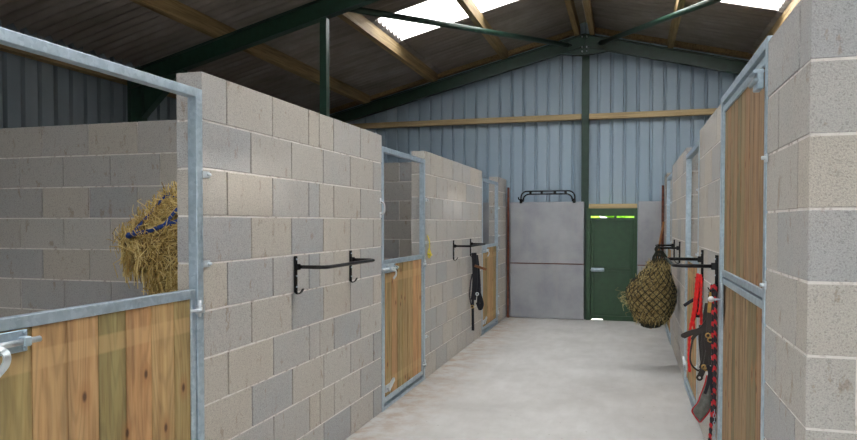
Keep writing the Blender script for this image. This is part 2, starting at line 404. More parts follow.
y_wall('wall_left', XL - T, XL, 2.754, 5.161, [2.96, 3.412, 3.86, 4.012, 4.235, 4.71], [3.185, 3.635, 4.07, 4.52, 4.975])
y_wall('wall_left', XL - T, XL, 6.381, 9.077, [6.575, 7.05, 7.487, 7.93, 8.371, 8.86], [6.79, 7.223, 7.691, 8.15, 8.605])
y_wall('wall_left', XL - T, XL, 10.262, 10.985, [10.47, 10.92], [10.70])
y_wall('wall_left', XL - T, XL, .60, 1.50, [1.05], [.83, 1.28])
PX = XW0 + .12
x_wall('wall_left_partition', 3.99, 4.13, PX, XL - T, [-5.5, -5.04, -4.59, -4.145, -3.723, -3.304, -2.86, -2.41], [-5.25, -4.80, -4.355, -3.949, -3.535, -3.116, -2.66, -2.23])
x_wall('wall_left_partition', 7.53, 7.67, PX, XL - T, fr(PX + .3, XL - T), fr(PX + .1, XL - T))
# right wall: near return wall with a bonded corner
ZR = .012
XE = XW1 - .12
cs = []
for k in range(10):
    if k % 2: cs.append([(XR, XR + .44, 2.31, 2.45)] + [(p, q, 2.31, 2.45) for p, q in split(XR + .44, XE, fr(XR + .89, XE))] + [(XR, XR + T, 2.45, 2.965)])
    else: cs.append([(XR, XR + T, 2.31, 2.755), (XR, XR + T, 2.755, 2.965)] + [(p, q, 2.31, 2.45) for p, q in split(XR + T, XE, fr(XR + .59, XE))])
block_wall('wall_right', cs, ZR)
y_wall('wall_right', XR, XR + T, 4.375, 5.66, [4.60, 5.05, 5.50], [4.83, 5.28], z0=ZR)
y_wall('wall_right', XR, XR + T, 6.90, 9.08, [7.35, 7.80, 8.02, 8.25, 8.70], [7.12, 7.57, 8.02, 8.47, 8.92], z0=ZR)
y_wall('wall_right', XR, XR + T, 10.28, 10.985, [10.5], [10.72], z0=ZR)
x_wall('wall_right_partition', 5.52, 5.66, XR + T, XE, fr(XR + .4, XE), fr(XR + .6, XE), z0=ZR)
x_wall('wall_right_partition', 8.0, 8.14, XR + T, XE, fr(XR + .4, XE), fr(XR + .6, XE), z0=ZR)

# ------------------------------------------------------------------ floor, yard, gable, side cladding, roof
struct(MB().box(XW0 - .1, XW1 + .1, FRONT, 11.4, -.2, 0).build('floor', M_FLOOR))
struct(MB().box(-40, 40, -40, FRONT, -.3, -.02).build('yard', M_YARD))
struct(MB().box(-40, 40, 11.4, 45, -.3, -.05).build('lawn', M_GRASS))
def roof_z(x): return 4.68 - SL * abs(x - RIDGE)
RIBS = ((0, 0), (.014, 1), (.042, 1), (.056, 0))
def cladding(name, axis, a, b, plane, zfun, out, holes=(), pitch=.2, m=None):
    """box profile sheet: ribs stand off towards `out`"""
    mb = MB(); prof = []; u = a
    while u < b - 1e-6:
        for du, d in RIBS:
            if u + du < b: prof.append((u + du, d * .042 * out))
        u += pitch
    prof.append((b, 0))
    def P(u, d, z): return (u, plane + d, z) if axis == 'x' else (plane + d, u, z)
    for (u0, d0), (u1, d1) in zip(prof[:-1], prof[1:]):
        um = (u0 + u1) / 2; lo = 0
        for h0, h1, z0, z1 in holes:
            if h0 < um < h1: lo = z1
        mb.add([P(u0, d0, lo), P(u1, d1, lo), P(u1, d1, zfun(u1)), P(u0, d0, zfun(u0))], [(0, 1, 2, 3)])
    o = mb.build(name, m or M_CLAD); struct(o)
    md = o.modifiers.new('solid', 'SOLIDIFY'); md.thickness = .002; return o
CLY = 11.24
cladding('wall_back', 'x', XW0, XW1, CLY, lambda x: roof_z(x) + (.095 if abs(x - RIDGE) < .2 else .015), 1, [(-.60, .12, 0, 1.80)])
cladding('wall_front', 'x', XW0, XW1, FRONT + .05, lambda x: roof_z(x) + .0, -1, [(DX0, DX1, 0, DZ)])
cladding('wall_left_side', 'y', FRONT, CLY, XW0, lambda y: 3.485, -1, m=M_CLAD_SHADED)
cladding('wall_right_side', 'y', FRONT, CLY, XW1, lambda y: 3.485, 1, m=M_CLAD_SHADED)

def sheet(mb, x0, x1, y0, y1, dz=0.0, pitch=.1465, amp=.029):
    n = max(2, int(round((y1 - y0) / pitch * 8))); vs = []; fs = []
    for i in range(n + 1):
        y = y0 + (y1 - y0) * i / n; d = amp * math.sin(2 * math.pi * y / pitch) + dz + .026
        for x in (x0, x1): vs.append((x, y, roof_z(x) + d))
    for i in range(n): fs.append((2 * i, 2 * i + 1, 2 * i + 3, 2 * i + 2))
    mb.add(vs, fs, .5, True)
YE0, YE1 = FRONT - .25, 11.45
SKY = [(-.75, .25), (3.65, 4.65), (8.05, 9.05)]
for sgn, nm in ((-1, 'ceiling_left'), (1, 'ceiling_right')):
    X = lambda d: RIDGE + sgn * d
    mb = MB()
    y = YE0
    for a, b_ in SKY + [(YE1, YE1)]:
        sheet(mb, X(.10), X(2.47), y, a, .012); y = b_
    y = YE0
    sheet(mb, X(2.38), X(5.25), YE0, YE1, -.006)
    o = mb.build(nm, M_ROOF); struct(o)
    md = o.modifiers.new('solid', 'SOLIDIFY'); md.thickness = .006; md.offset = 1
    for k, (a, b_) in enumerate(SKY):
        mb = MB(); sheet(mb, X(.10), X(2.40), a - .03, b_ + .03, .016)
        o = mb.build('window_%d' % (k + 1 + (3 if sgn > 0 else 0)), M_SKY); struct(o)
        portal('rooflight_daylight', (X(1.3), (a + b_) / 2, roof_z(X(1.3)) + .12), (0, sgn * math.atan(SL), 0), 2.3, 1.05)
mb = MB(); mb.prism([(RIDGE - .32, roof_z(RIDGE - .32) + .075), (RIDGE, 4.68 + .10), (RIDGE + .32, roof_z(RIDGE + .32) + .075), (RIDGE + .32, roof_z(RIDGE + .32) + .085), (RIDGE, 4.68 + .11), (RIDGE - .32, roof_z(RIDGE - .32) + .085)], 'y', YE0, YE1)
struct(mb.build('trim_1', M_ROOF))
for k, sgn in ((2, -1), (3, 1)):     # timber verge strips closing the roof onto the gable cladding
    X = lambda d: RIDGE + sgn * d
    pts = [(X(.15), roof_z(X(.15)) - .07), (X(5.0), roof_z(X(5.0)) - .07), (X(5.0), roof_z(X(5.0)) + 0), (X(.15), roof_z(X(.15)) + 0)]
    struct(MB().prism(pts, 'y', 11.12, CLY - .002).build('trim_%d' % k, M_PURLIN))

# purlins
names = {-1: 'left', 1: 'right'}
ordn = ['ridge', 'first below the ridge', 'second below the ridge', 'third below the ridge', 'eaves']
for sgn in (-1, 1):
    for i, d in enumerate((.115, 1.27, 2.47, 3.69, 4.97)):
        x = RIDGE + sgn * d; zb = 4.502 - SL * d - (.10 if i == 4 else 0)
        w_ = .0375
        mb = MB(); z2 = zb + (.13 if i == 4 else .165)
        mb.prism([(x - w_, zb - sgn * SL * -w_ * -1 + (SL * w_ * sgn)), (x + w_, zb - SL * w_ * sgn), (x + w_, z2 - SL * w_ * sgn), (x - w_, z2 + SL * w_ * sgn)], 'y', FRONT, 11.10)
        o = mb.build('roof_purlin', M_PURLIN)
        lab = {0: 'timber ridge purlin on the %s side of the roof apex', 1: 'timber roof purlin crossing the rooflight, next to the ridge on the %s slope',
               2: 'timber roof purlin along the lower edge of the %s rooflight', 3: 'timber roof purlin low on the %s slope above the stalls', 4: 'timber eaves purlin at the foot of the %s roof slope'}[i] % names[sgn]
        tag(o, lab, 'beam', 'timber roof purlins')

# steel portal frames
def ibeam_poly(mb, x0, z0, x1, z1, yc, depth, fl=.102, tf=.011, tw=.007):
    """I section between two points given along the underside; depth measured vertically"""
    def q(za, zb, hw):
        mb.add([(x0, yc - hw, z0 + za), (x1, yc - hw, z1 + za), (x1, yc + hw, z1 + za), (x0, yc + hw, z0 + za),
                (x0, yc - hw, z0 + zb), (x1, yc - hw, z1 + zb), (x1, yc + hw, z1 + zb), (x0, yc + hw, z0 + zb)],
               [(0, 1, 2, 3), (7, 6, 5, 4), (0, 4, 5, 1), (1, 5, 6, 2), (2, 6, 7, 3), (3, 7, 4, 0)])
    q(0, tf, fl / 2); q(depth - tf, depth, fl / 2); q(tf, depth - tf, tw / 2)
FR = [(10.95, 'against the blue gable cladding'), (6.6, 'crossing above the middle stalls'), (2.2, 'over the near stalls'), (-2.2, 'at the open front of the barn')]
XC0, XC1 = -5.55, 4.19
for yc, wh in FR:
    t = thing('portal_frame', (RIDGE, yc, 0), 'dark green steel roof frame ' + wh, 'steel frame', 'green portal frames')
    for sgn, xe in ((-1, XC0), (1, XC1)):
        mb = MB(); d = abs(xe - RIDGE)
        ibeam_poly(mb, RIDGE, 4.30, xe, 4.30 - SL * d, yc, .2)
        mb.build('rafter', M_GREEN, t)
        mb = MB(); xi = xe - sgn * .19
        zt = 4.30 - SL * (d - .2)
        for a_, b_ in ((xe, xe - sgn * .011), (xi, xi + sgn * .011)): mb.box(a_, b_, yc - .051, yc + .051, 0, 4.30 - SL * d + .18)
        mb.box(xe, xi, yc - .004, yc + .004, 0, zt)
        mb.build('column', M_GREEN, t)
        mb = MB()      # eaves haunch
        xh = xi - sgn * .55
        mb.prism([(xi, zt + .03 - .38), (xh, 4.30 - SL * abs(xh - RIDGE)), (xi, zt + .03)], 'y', yc - .006, yc + .006)
        ibeam = [(xi, zt - .38), (xh, 4.30 - SL * abs(xh - RIDGE) - .012)]
        mb.add([(ibeam[0][0], yc - .05, ibeam[0][1]), (ibeam[1][0], yc - .05, ibeam[1][1]), (ibeam[1][0], yc + .05, ibeam[1][1]), (ibeam[0][0], yc + .05, ibeam[0][1]),
                (ibeam[0][0], yc - .05, ibeam[0][1] + .012), (ibeam[1][0], yc - .05, ibeam[1][1] + .012), (ibeam[1][0], yc + .05, ibeam[1][1] + .012), (ibeam[0][0], yc + .05, ibeam[0][1] + .012)],
               [(0, 1, 2, 3), (7, 6, 5, 4), (0, 4, 5, 1), (1, 5, 6, 2), (2, 6, 7, 3), (3, 7, 4, 0)])
        mb.build('haunch', M_GREEN, t)
    mb = MB()          # apex haunch: web plate with a bottom flange
    zz = lambda dx: 4.30 - SL * abs(dx)
    mb.prism([(RIDGE - .34, zz(.34)), (RIDGE, 4.165), (RIDGE + .34, zz(.34)), (RIDGE, zz(0))], 'y', yc - .006, yc + .006)
    for sg in (-1, 1):
        mb.prism([(RIDGE, 4.165), (RIDGE + sg * .36, zz(.36)), (RIDGE + sg * .36, zz(.36) + .012), (RIDGE, 4.178)], 'y', yc - .05, yc + .05)
    mb.box(RIDGE - .012, RIDGE + .012, yc - .055, yc + .055, 4.17, 4.47)
    mb.build('apex_plate', M_GREEN, t)
    for bx in (-.035, .035):
        for bz in (4.225, 4.29, 4.45): MB().cyl((RIDGE + bx, yc - .068, bz), (RIDGE + bx, yc - .02, bz), .011, 6).build('bolt', M_GALV_B, t)
# gable post
t = thing('gable_post', (-.674, 11.1, 0), 'green steel I-section post rising beside the green door to the roof apex', 'steel column')
mb = MB(); mb.box(-.729, -.619, 11.10, 11.112, 0, 4.30); mb.box(-.729, -.619, 11.222, 11.234, 0, 4.30); mb.box(-.678, -.670, 11.112, 11.222, 0, 4.30)
mb.build('post', M_GREEN, t)
mb = MB(); mb.box(-.73, -.618, 11.095, 11.236, 0, .012); mb.build('base_plate', M_GREEN, t)
# square stanchion
mb = MB(); mb.box(-3.13, -3.055, 6.562, 6.638, 0, 4.30 - SL * 2.42); o = mb.build('square_post', M_GREEN)
tag(o, 'slim dark green square post under the middle roof frame behind the left block wall', 'post')
# roof braces
def pipe(name, a, b, r, label):
    t = thing(name, a, label, 'roof brace', 'green tube roof braces')
    mb = MB(); mb.cyl(a, b, r, 14); mb.build('tube', M_GREEN, t)
    d = (Vector(b) - Vector(a)).normalized()
    for p, sg in ((Vector(a), -1), (Vector(b), 1)):
        mb = MB(); q = p + d * sg * .07; mb.tube([p - d * sg * .05, q], .03, flat=(.075, .012, (0, 0, 1))); mb.build('end_plate', M_GREEN, t)
        mb = MB(); mb.ball(p + d * sg * .03 + Vector((0, -.012, -.012)), .013, sub=1); mb.build('bolt', M_GALV_B, t)
pipe('roof_brace', (-2.93, 6.70, 3.83), (-.93, 10.80, 4.31), .036, 'green steel tube brace running across the left rooflight to the apex')
pipe('roof_brace', (1.57, 6.70, 3.83), (-.43, 10.80, 4.31), .036, 'green steel tube brace running across the right rooflight to the apex')

# gable rails
for (a, b_, z, lab) in ((-5.5, -.735, 3.20, 'long timber cladding rail on the gable left of the green post'), (-.613, 4.1, 3.195, 'long timber cladding rail on the gable right of the green post')):
    mb = MB(); mb.box(a, b_, 11.10, 11.225, z, z + .085); tag(mb.build('cladding_rail', M_RAIL), lab, 'timber rail', 'gable cladding rails')
for sgn, x in ((-1, XW0 + .02), (1, XW1 - .12)):
    for z, wh in ((1.0, 'lower'), (2.0, 'upper')):
        mb = MB(); mb.box(x, x + .1, 2.46 if sgn > 0 else FRONT + .1, 11.09, z, z + .07)
        tag(mb.build('side_rail', M_PURLIN), '%s timber rail on the %s side cladding behind the stalls' % (wh, names[sgn]), 'timber rail', 'side cladding rails')

# concrete panels under the gable
def panel(x0, x1, z0, z1, label):
    mb = MB(); mb.cbox(x0, x1, 10.99, 11.088, z0, z1, .008)
    o = mb.build('concrete_panel', M_PANEL); tag(o, label, 'concrete panel', 'precast panels along the gable')
    if z0 > .5: MB().box(x0, x1, 10.987, 11.075, z0 - .0085, z0 + .003).build('joint_strip', M_RUST, o)['label'] = 'rust brown strip in the joint'
panel(-1.855, -.675, .006, .884, 'grey precast concrete panel at floor level left of the green door')
panel(-1.855, -.675, .893, 1.882, 'grey precast concrete panel under the black rack, upper of two left of the door')
panel(.138, .60, .006, .884, 'narrow grey concrete panel at floor level right of the green door')
panel(.138, .60, .893, 1.88, 'narrow grey concrete panel right of the green door, upper of the two')
panel(-5.33, -1.93, .006, .884, 'lower grey concrete panel at the back of the far left stall')
panel(-5.33, -1.93, .893, 1.88, 'upper grey concrete panel at the back of the far left stall')
for x, s_, lab in ((-1.878, 1, 'thin rusty steel upright where the left block wall meets the concrete panel'), (.50, -1, 'thin rusty steel upright at the far end of the right block wall')):
    mb = MB(); mb.box(x - .018, x + .018, 10.95, 10.961, 0, 2.12); mb.box(x - .004, x + .004, 10.961, 10.985, 0, 2.12)
    tag(mb.build('rusty_upright', M_RUST), lab, 'steel upright', 'rusty uprights')

# timber lintel and door
mb = MB(); mb.cbox(-.604, .128, 11.03, 11.13, 1.775, 1.845, .003); tag(mb.build('door_lintel', M_RAIL), 'short timber lintel above the green door', 'timber beam')
door = bpy.data.objects.new('door_1', None); COL.objects.link(door); door.location = (-.24, 11.08, 0); door['_l'] = [-.24, 11.08, 0]; struct(door)
mb = MB(); mb.box(-.58, -.555, 11.10, 11.13, 0, 1.618); mb.box(.065, .09, 11.10, 11.13, 0, 1.618); mb.box(-.38, .085, 11.06, 11.12, .0, .055); mb.box(-.64, -.575, 11.03, 11.09, 0, 1.775); mb.box(.085, .132, 11.03, 11.13, 0, 1.775); mb.box(-.575, .085, 11.03, 11.13, 1.655, 1.775)
mb.build('door_frame', M_DOOR, door, bevel=.003)
mb = MB(); mb.box(-.568, .078, 11.085, 11.10, .022, 1.625); lf = mb.build('door_leaf', M_DOOR, door)
mb = MB()
for a in ((-.568, -.528, .022, 1.625), (.038, .078, .022, 1.625), (-.528, .038, 1.585, 1.625), (-.528, .038, .022, .075), (-.528, .038, .785, .825)):
    mb.box(a[0], a[1], 11.055, 11.085, a[2], a[3])
mb.build('leaf_frame', M_DOOR, lf, bevel=.003)
mb = MB(); mb.cbox(-.565, -.365, 11.035, 11.055, .775, .835, .004); mb.cyl((-.58, 11.028, .80), (-.36, 11.028, .80), .01); mb.build('slide_bolt', M_GALV, door)['label'] = 'pale galvanised sliding bolt'
mb = MB(); mb.box(-.215, -.18, 11.05, 11.11, 1.625, 1.655); mb.build('keep', M_DOOR, door)
# hedge and lane outside the door, seen through the gap over the leaf
mb = MB()
for i in range(520):
    mb.ball((random.uniform(-3.2, 2.5), random.uniform(14.0, 14.8), random.uniform(.1, 2.6)), random.uniform(.12, .24), 1, .8, .9, jit=.25, sub=1)
tag(mb.build('hedge', M_LEAF), 'bright lime green hedge glimpsed through the gap above the green door', 'hedge')

# ------------------------------------------------------------------ stable door frames and gates
def door_frame(label, side, ya, yb, top, threshold=True, zb=0.0):
    """side=-1 left wall (face at XL, metal behind), +1 right wall"""
    X0 = XL if side < 0 else XR; s_ = -1 if side < 0 else 1
    t = thing('stable_door_frame', (X0, (ya + yb) / 2, 0), label, 'door frame', 'galvanised stable door frames')
    d = .048; a, b_ = X0 + s_ * -.004, X0 + s_ * (d - .004)
    MB().box(a, b_, ya, ya + d, zb, top).build('post', M_GALV, t, bevel=.003)
    MB().box(a, b_, yb - d, yb, zb, top).build('post', M_GALV, t, bevel=.003)
    MB().box(a, b_, ya + d, yb - d, top - .042, top).build('head_bar', M_GALV, t, bevel=.003)
    if threshold: MB().box(a, b_, ya + d, yb - d, 0.001, .028).build('threshold', M_GALV, t, bevel=.002)
    for z in (.42, 1.35, 1.77) if side < 0 else (.42, 1.3, 1.8):      # wall lugs
        mb = MB(); yy = yb if side < 0 else ya
        sg = 1 if side < 0 else -1
        mb.box(X0 - s_ * .004, X0 - s_ * .010, yy - sg * .01, yy + sg * .045, z - .016, z + .016)
        mb.cyl((X0 - s_ * .004, yy + sg * .03, z), (X0 - s_ * .026, yy + sg * .03, z), .008, 6)
        mb.build('wall_lug', M_GALV_B, t)
    return t
def boards(mb, x0, x1, joints, z0, z1, seed, tones=None):
    random.seed(seed)
    seq = [random.random()]; tones = list(tones or [])
    for a, b_ in zip(joints[:-1], joints[1:]):
        tn = random.random()
        while abs(tn - seq[-1]) < .22: tn = random.random()
        if tones: tn = tones.pop(0)
        seq.append(tn); xm = x0 + (x1 - x0) * .5
        mb.cbox(x0, xm, a + .0025, b_ - .0025, z0, z1, .003, tn); mb.box(xm, x1, a, b_, z0, z1, tn)
def leaf(t, side, ya, yb, z0, z1, m, joints, seed, rail=.042, tones=None):
    X0 = XL if side < 0 else XR; s_ = -1 if side < 0 else 1
    a, b_ = X0 + s_ * .002, X0 + s_ * .04
    mb = MB(); mb.box(a, b_, ya, ya + .03, z0, z1); mb.box(a, b_, yb - .03, yb, z0, z1)
    mb.box(a, b_, ya + .03, yb - .03, z1 - rail, z1); mb.box(a, b_, ya + .03, yb - .03, z0, z0 + rail)
    mb.build('frame', M_GALV, t, bevel=.003)
    mb = MB(); boards(mb, X0 + s_ * .012, X0 + s_ * .034, joints, z0 + rail - .004, z1 - rail + .004, seed, tones); mb.build('board_panel', m, t)
def slide_bolt(t, side, y0, z, L=.33, keep=True, drop=True):
    X0 = XL if side < 0 else XR; n = 1 if side < 0 else -1
    mb = MB(); mb.cbox(X0 + n * .001, X0 + n * .008, y0 - .02, y0 + .24, z - .036, z + .036, .002)
    for yy in (y0 + .02, y0 + .2):
        mb.cbox(X0 + n * .008, X0 + n * .04, yy, yy + .03, z - .016, z + .016, .004)
    for yy in (y0 + .01, y0 + .225):
        for zz in (z - .028, z + .028): mb.ball((X0 + n * .01, yy, zz), .008, sub=1)
    mb.build('bolt_plate', M_GALV, t)
    mb = MB(); mb.cyl((X0 + n * .026, y0 - .10, z), (X0 + n * .026, y0 + L - .06, z), .0105, 10); bt = mb.build('bolt_rod', M_GALV_B, t)
    if drop:
        mb = MB(); p = [(X0 + n * .03, y0 + .10, z - .005), (X0 + n * .06, y0 + .11, z - .02), (X0 + n * .066, y0 + .105, z - .05), (X0 + n * .05, y0 + .085, z - .085)]
        mb.tube(bez(p, 5), .01, flat=(.026, .006, (n, 0, 0))); mb.build('bolt_handle', M_GALV_B, bt)
def hinge(t, side, y, z):
    X0 = XL if side < 0 else XR; n = 1 if side < 0 else -1
    mb = MB(); mb.cyl((X0 + n * .018, y, z - .03), (X0 + n * .018, y, z + .045), .009, 8)
    mb.cyl((X0 + n * .018, y, z - .012), (X0 + n * .018, y, z + .012), .016, 10)
    mb.tube(bez([(X0 + n * .006, y - .05, z), (X0 + n * .03, y - .02, z), (X0 + n * .02, y + .012, z)], 4), .008, 8)
    mb.box(X0 - n * .002, X0 + n * .006, y - .005, y + .06, z - .02, z + .02); mb.build('hinge', M_GALV_B, t)
def kick_latch(t, side, y, z):
    X0 = XL if side < 0 else XR; n = 1 if side < 0 else -1
    mb = MB(); mb.cbox(X0 + n * .001, X0 + n * .01, y, y + .12, z - .05, z + .01, .002)
    mb.prism([(y + .01, z - .01), (y + .16, z + .045), (y + .17, z + .02), (y + .04, z - .045)], 'x', X0 + n * .012, X0 + n * .03)
    mb.build('kick_latch', M_GALV_B, t)

JB = lambda a, b_, off=.05, w_=.148: [a] + [x for x in [a + off + i * w_ for i in range(30)] if a + .02 < x < b_ - .02] + [b_]
# left, near
door_frame('galvanised frame around the nearest left stall opening, open above its gate', -1, 1.50, 2.754, 2.165)
t = thing('stable_gate', (XL, 2.12, 0), 'nearest half-height stable gate of yellow-brown boards in a galvanised frame', 'gate', 'half-height stable gates')
leaf(t, -1, 1.556, 2.70, .055, 1.236, M_BOARD, [1.58, 1.66, 1.805, 1.956, 2.106, 2.253, 2.404, 2.553, 2.68], 3, tones=[.02, .66, .42, .52, .0, .90, .34, .68])
slide_bolt(t, -1, 1.535, 1.155); hinge(t, -1, 2.70, 1.14); hinge(t, -1, 2.70, .22); kick_latch(t, -1, 1.57, .2)
# left, middle
fA = door_frame('galvanised frame around the middle left stall opening between the two long block walls', -1, 5.161, 6.381, 2.165)
t = thing('stable_gate', (XL, 5.77, 0), 'middle half-height stable gate of yellow boards in the left block wall', 'gate', 'half-height stable gates')
leaf(t, -1, 5.215, 6.327, .055, 1.236, M_BOARD, JB(5.235, 6.305), 5)
slide_bolt(t, -1, 5.225, 1.165); hinge(t, -1, 6.327, 1.14); hinge(t, -1, 6.327, .16); kick_latch(t, -1, 5.235, .19)
# left, far
door_frame('galvanised frame around the farthest left stall opening beside the concrete panels', -1, 9.077, 10.262, 2.165)
t = thing('stable_gate', (XL, 9.67, 0), 'farthest half-height stable gate on the left, seen edge-on past the bridle', 'gate', 'half-height stable gates')
leaf(t, -1, 9.13, 10.21, .055, 1.236, M_BOARD, JB(9.15, 10.19), 9)
slide_bolt(t, -1, 9.14, 1.165); hinge(t, -1, 10.21, 1.14); hinge(t, -1, 10.21, .16); kick_latch(t, -1, 9.15, .19)
# right, near: full height, two leaves
door_frame('tall galvanised frame around the boarded two-leaf door on the near right', 1, 2.965, 4.375, 2.285)
t = thing('stable_top_door', (XR, 3.66, 1.23), 'upper leaf of the tall boarded stable door on the near right', 'door')
leaf(t, 1, 3.018, 4.32, 1.236, 2.225, M_BOARD_OLD, JB(3.045, 4.295, .06, .12), 11, rail=.036)
mb = MB(); mb.cbox(XR - .03, XR - .002, 3.035, 3.125, 2.09, 2.17, .004); mb.box(XR - .045, XR - .002, 3.03, 3.13, 2.155, 2.165); mb.cyl((XR - .036, 3.00, 2.12), (XR - .036, 3.14, 2.12), .009); mb.build('latch_housing', M_GALV, t)
t = thing('stable_gate', (XR, 3.66, 0), 'lower leaf of the tall boarded stable door on the near right', 'gate')
leaf(t, 1, 3.018, 4.32, .055, 1.226, M_BOARD_OLD, JB(3.045, 4.295, .06, .12), 12, rail=.036)
mb = MB(); mb.cbox(XR - .012, XR - .002, 4.20, 4.30, .98, 1.20, .003); mb.cyl((XR - .01, 4.25, 1.1), (XR - .05, 4.25, 1.1), .007)
mb.build('latch_plate', M_GALV, t)
mb = MB(); mb.ball((XR - .06, 4.25, 1.1), .018, sub=2); mb.build('latch_knob', M_WHITE, t)['label'] = 'round white latch knob'
# right, middle and far
door_frame('galvanised frame around the middle right stall opening behind the hanging ropes', 1, 5.66, 6.90, 2.19)
t = thing('stable_gate', (XR, 6.28, 0), 'middle half-height stable gate on the right, behind the red rope', 'gate')
leaf(t, 1, 5.714, 6.846, .055, 1.236, M_BOARD, JB(5.74, 6.82), 13); kick_latch(t, 1, 6.6, .25)
door_frame('galvanised frame around the farthest right stall opening beyond the hay net', 1, 9.08, 10.28, 2.19)
t = thing('stable_gate', (XR, 9.68, 0), 'farthest half-height stable gate on the right, mostly hidden behind the hay net', 'gate')
leaf(t, 1, 9.134, 10.226, .055, 1.236, M_BOARD, JB(9.16, 10.2), 15)
# tether ring by middle left opening, yellow tape
mb = MB(); y_ = 5.13
mb.tube(bez([(XL, y_, 1.61), (XL + .03, y_ + .0, 1.625), (XL + .038, y_, 1.66), (XL + .03, y_, 1.70), (XL, y_, 1.715)], 5), .007, 8)
mb.box(XL, XL + .004, y_ - .02, y_ + .02, 1.585, 1.63); mb.box(XL, XL + .004, y_ - .02, y_ + .02, 1.70, 1.745)
tag(mb.build('tie_ring', M_WHITE), 'small pale metal loop screwed to the block edge left of the middle opening', 'metal ring')
mb = MB(); mb.tube(bez([(XL + .01, 6.43, 1.42), (XL + .025, 6.45, 1.36), (XL + .02, 6.47, 1.28), (XL + .03, 6.49, 1.235), (XL + .02, 6.46, 1.20), (XL + .012, 6.44, 1.235), (XL + .02, 6.45, 1.29)], 5), .01, flat=(.02, .004, (1, 0, 0)))
mb.tube([(XL + .03, 6.42, 1.235), (XL + .03, 6.50, 1.225)], .014, 6)
tag(mb.build('tape_loop', M_YEL), 'small yellow twine loop tied beside the middle left gate hinge', 'twine')

# ------------------------------------------------------------------ black wall racks
def rack(label, side, ya, yb, depth=.2, group='black fold-out rug racks'):
    X0 = XL if side < 0 else XR; n = 1 if side < 0 else -1
    t = thing('rug_rack', (X0, (ya + yb) / 2, 1.12), label, 'rack', group)
    z = 1.28
    for y in (ya, yb):
        mb = MB(); mb.cbox(X0 + n * .001, X0 + n * .012, y - .016, y + .016, 1.125, 1.345, .003)
        mb.cbox(X0 + n * .012, X0 + n * .035, y - .014, y + .014, z - .018, z + .018, .003)
        bk = mb.build('bracket', M_BLACK, t)
        mb = MB(); mb.tube(bez([(X0 + n * .006, y, 1.135), (X0 + n * .014, y, 1.120), (X0 + n * .032, y, 1.120), (X0 + n * .047, y, 1.134), (X0 + n * .056, y, 1.150)], 5), .006, flat=(.022, .006, (0, 0, 1)))
        mb.build('hook', M_BLACK, bk)
        for zz in (1.16, 1.225, 1.325): MB().ball((X0 + n * .013, y, zz), .006, 1, 1, 1, sub=1).build('screw', M_GALV, bk)
    mb = MB(); r = .06; d = depth; pts = [(X0 + n * .012, ya, z)]
    for k in range(7):
        a = math.pi / 2 * k / 6; pts.append((X0 + n * (d - r + r * math.sin(a)), ya + r - r * math.cos(a), z))
    for k in range(7):
        a = math.pi / 2 * k / 6; pts.append((X0 + n * (d - r + r * math.cos(a)), yb - r + r * math.sin(a), z))
    pts.append((X0 + n * .012, yb, z)); mb.tube(pts, .0115, 10); mb.build('rail', M_BLACK, t)
    return t
rack('black steel rug rack on the long near left block wall', -1, 3.667, 4.505)
rack('black steel rug rack holding the dark bridle on the second left block wall', -1, 7.493, 8.36)
rack('black steel rug rack above the red ropes on the right block wall', 1, 4.46, 5.30, .255)
rack('black steel rug rack over the hay net on the right block wall', 1, 7.6, 8.48, .21)
# rack standing on the concrete panel
t = thing('rug_rack', (-1.25, 11.03, 1.882), 'black double-bar rack on top of the grey concrete panel', 'rack')
def ubar(dx, zt, y, r_=.0115, R=.1):
    pts = [(-1.685 + dx, y, 1.89)]; 
    for k in range(8):
        a = math.pi / 2 * k / 7; pts.append((-1.685 + dx + R - R * math.cos(a), y, zt - R + R * math.sin(a)))
    for k in range(8):
        a = math.pi / 2 * k / 7; pts.append((-.825 - dx - R + R * math.sin(a), y, zt - R + R * math.cos(a)))
    pts.append((-.825 - dx, y, 1.89)); return MB().tube(pts, r_, 10)
ubar(0, 2.058, 11.04).build('outer_bar', M_BLACK, t); ubar(.035, 2.01, 11.04).build('inner_bar', M_BLACK, t)
for x in (-1.53, -1.35, -1.14, -.97): MB().cbox(x - .02, x + .02, 11.03, 11.05, 2.003, 2.063, .003).build('spacer', M_BLACK, t)
for x in (-1.675, -.83):
    mb = MB(); mb.cbox(x - .022, x + .022, 10.97, 11.055, 1.884, 1.90, .003); mb.cbox(x - .022, x + .022, 10.965, 10.985, 1.86, 1.93, .003); mb.tube(bez([(x, 10.975, 1.91), (x - .03, 10.945, 1.925), (x - .035, 10.935, 1.96)], 4), .01, 8); mb.build('bracket', M_BLACK, t)

# ------------------------------------------------------------------ hay nets
def lump(cx, cy, prof, seed, nseg=40):
    """returns function (z,ang)->(point) from radius profile [(z,r,dx,dy)]"""
    rnd = random.Random(seed); ph = [rnd.uniform(0, 6.28) for _ in range(8)]
    def f(z, a, k=1.0):
        for (z0, r0, x0, y0), (z1, r1, x1, y1) in zip(prof[:-1], prof[1:]):
            if z0 <= z <= z1:
                q = (z - z0) / (z1 - z0); q = q * q * (3 - 2 * q); r = r0 + (r1 - r0) * q; dx = x0 + (x1 - x0) * q; dy = y0 + (y1 - y0) * q; break
        else: r, dx, dy = (prof[0][1], prof[0][2], prof[0][3]) if z < prof[0][0] else (prof[-1][1], prof[-1][2], prof[-1][3])
        r *= 1 + .05 * math.sin(3 * a + ph[0] + z * 5) + .04 * math.sin(5 * a + ph[1] - z * 9) + .03 * math.sin(2 * a + z * 14 + ph[2])
        return Vector((cx + dx + math.cos(a) * r * k, cy + dy + math.sin(a) * r * k * .9, z))
    return f
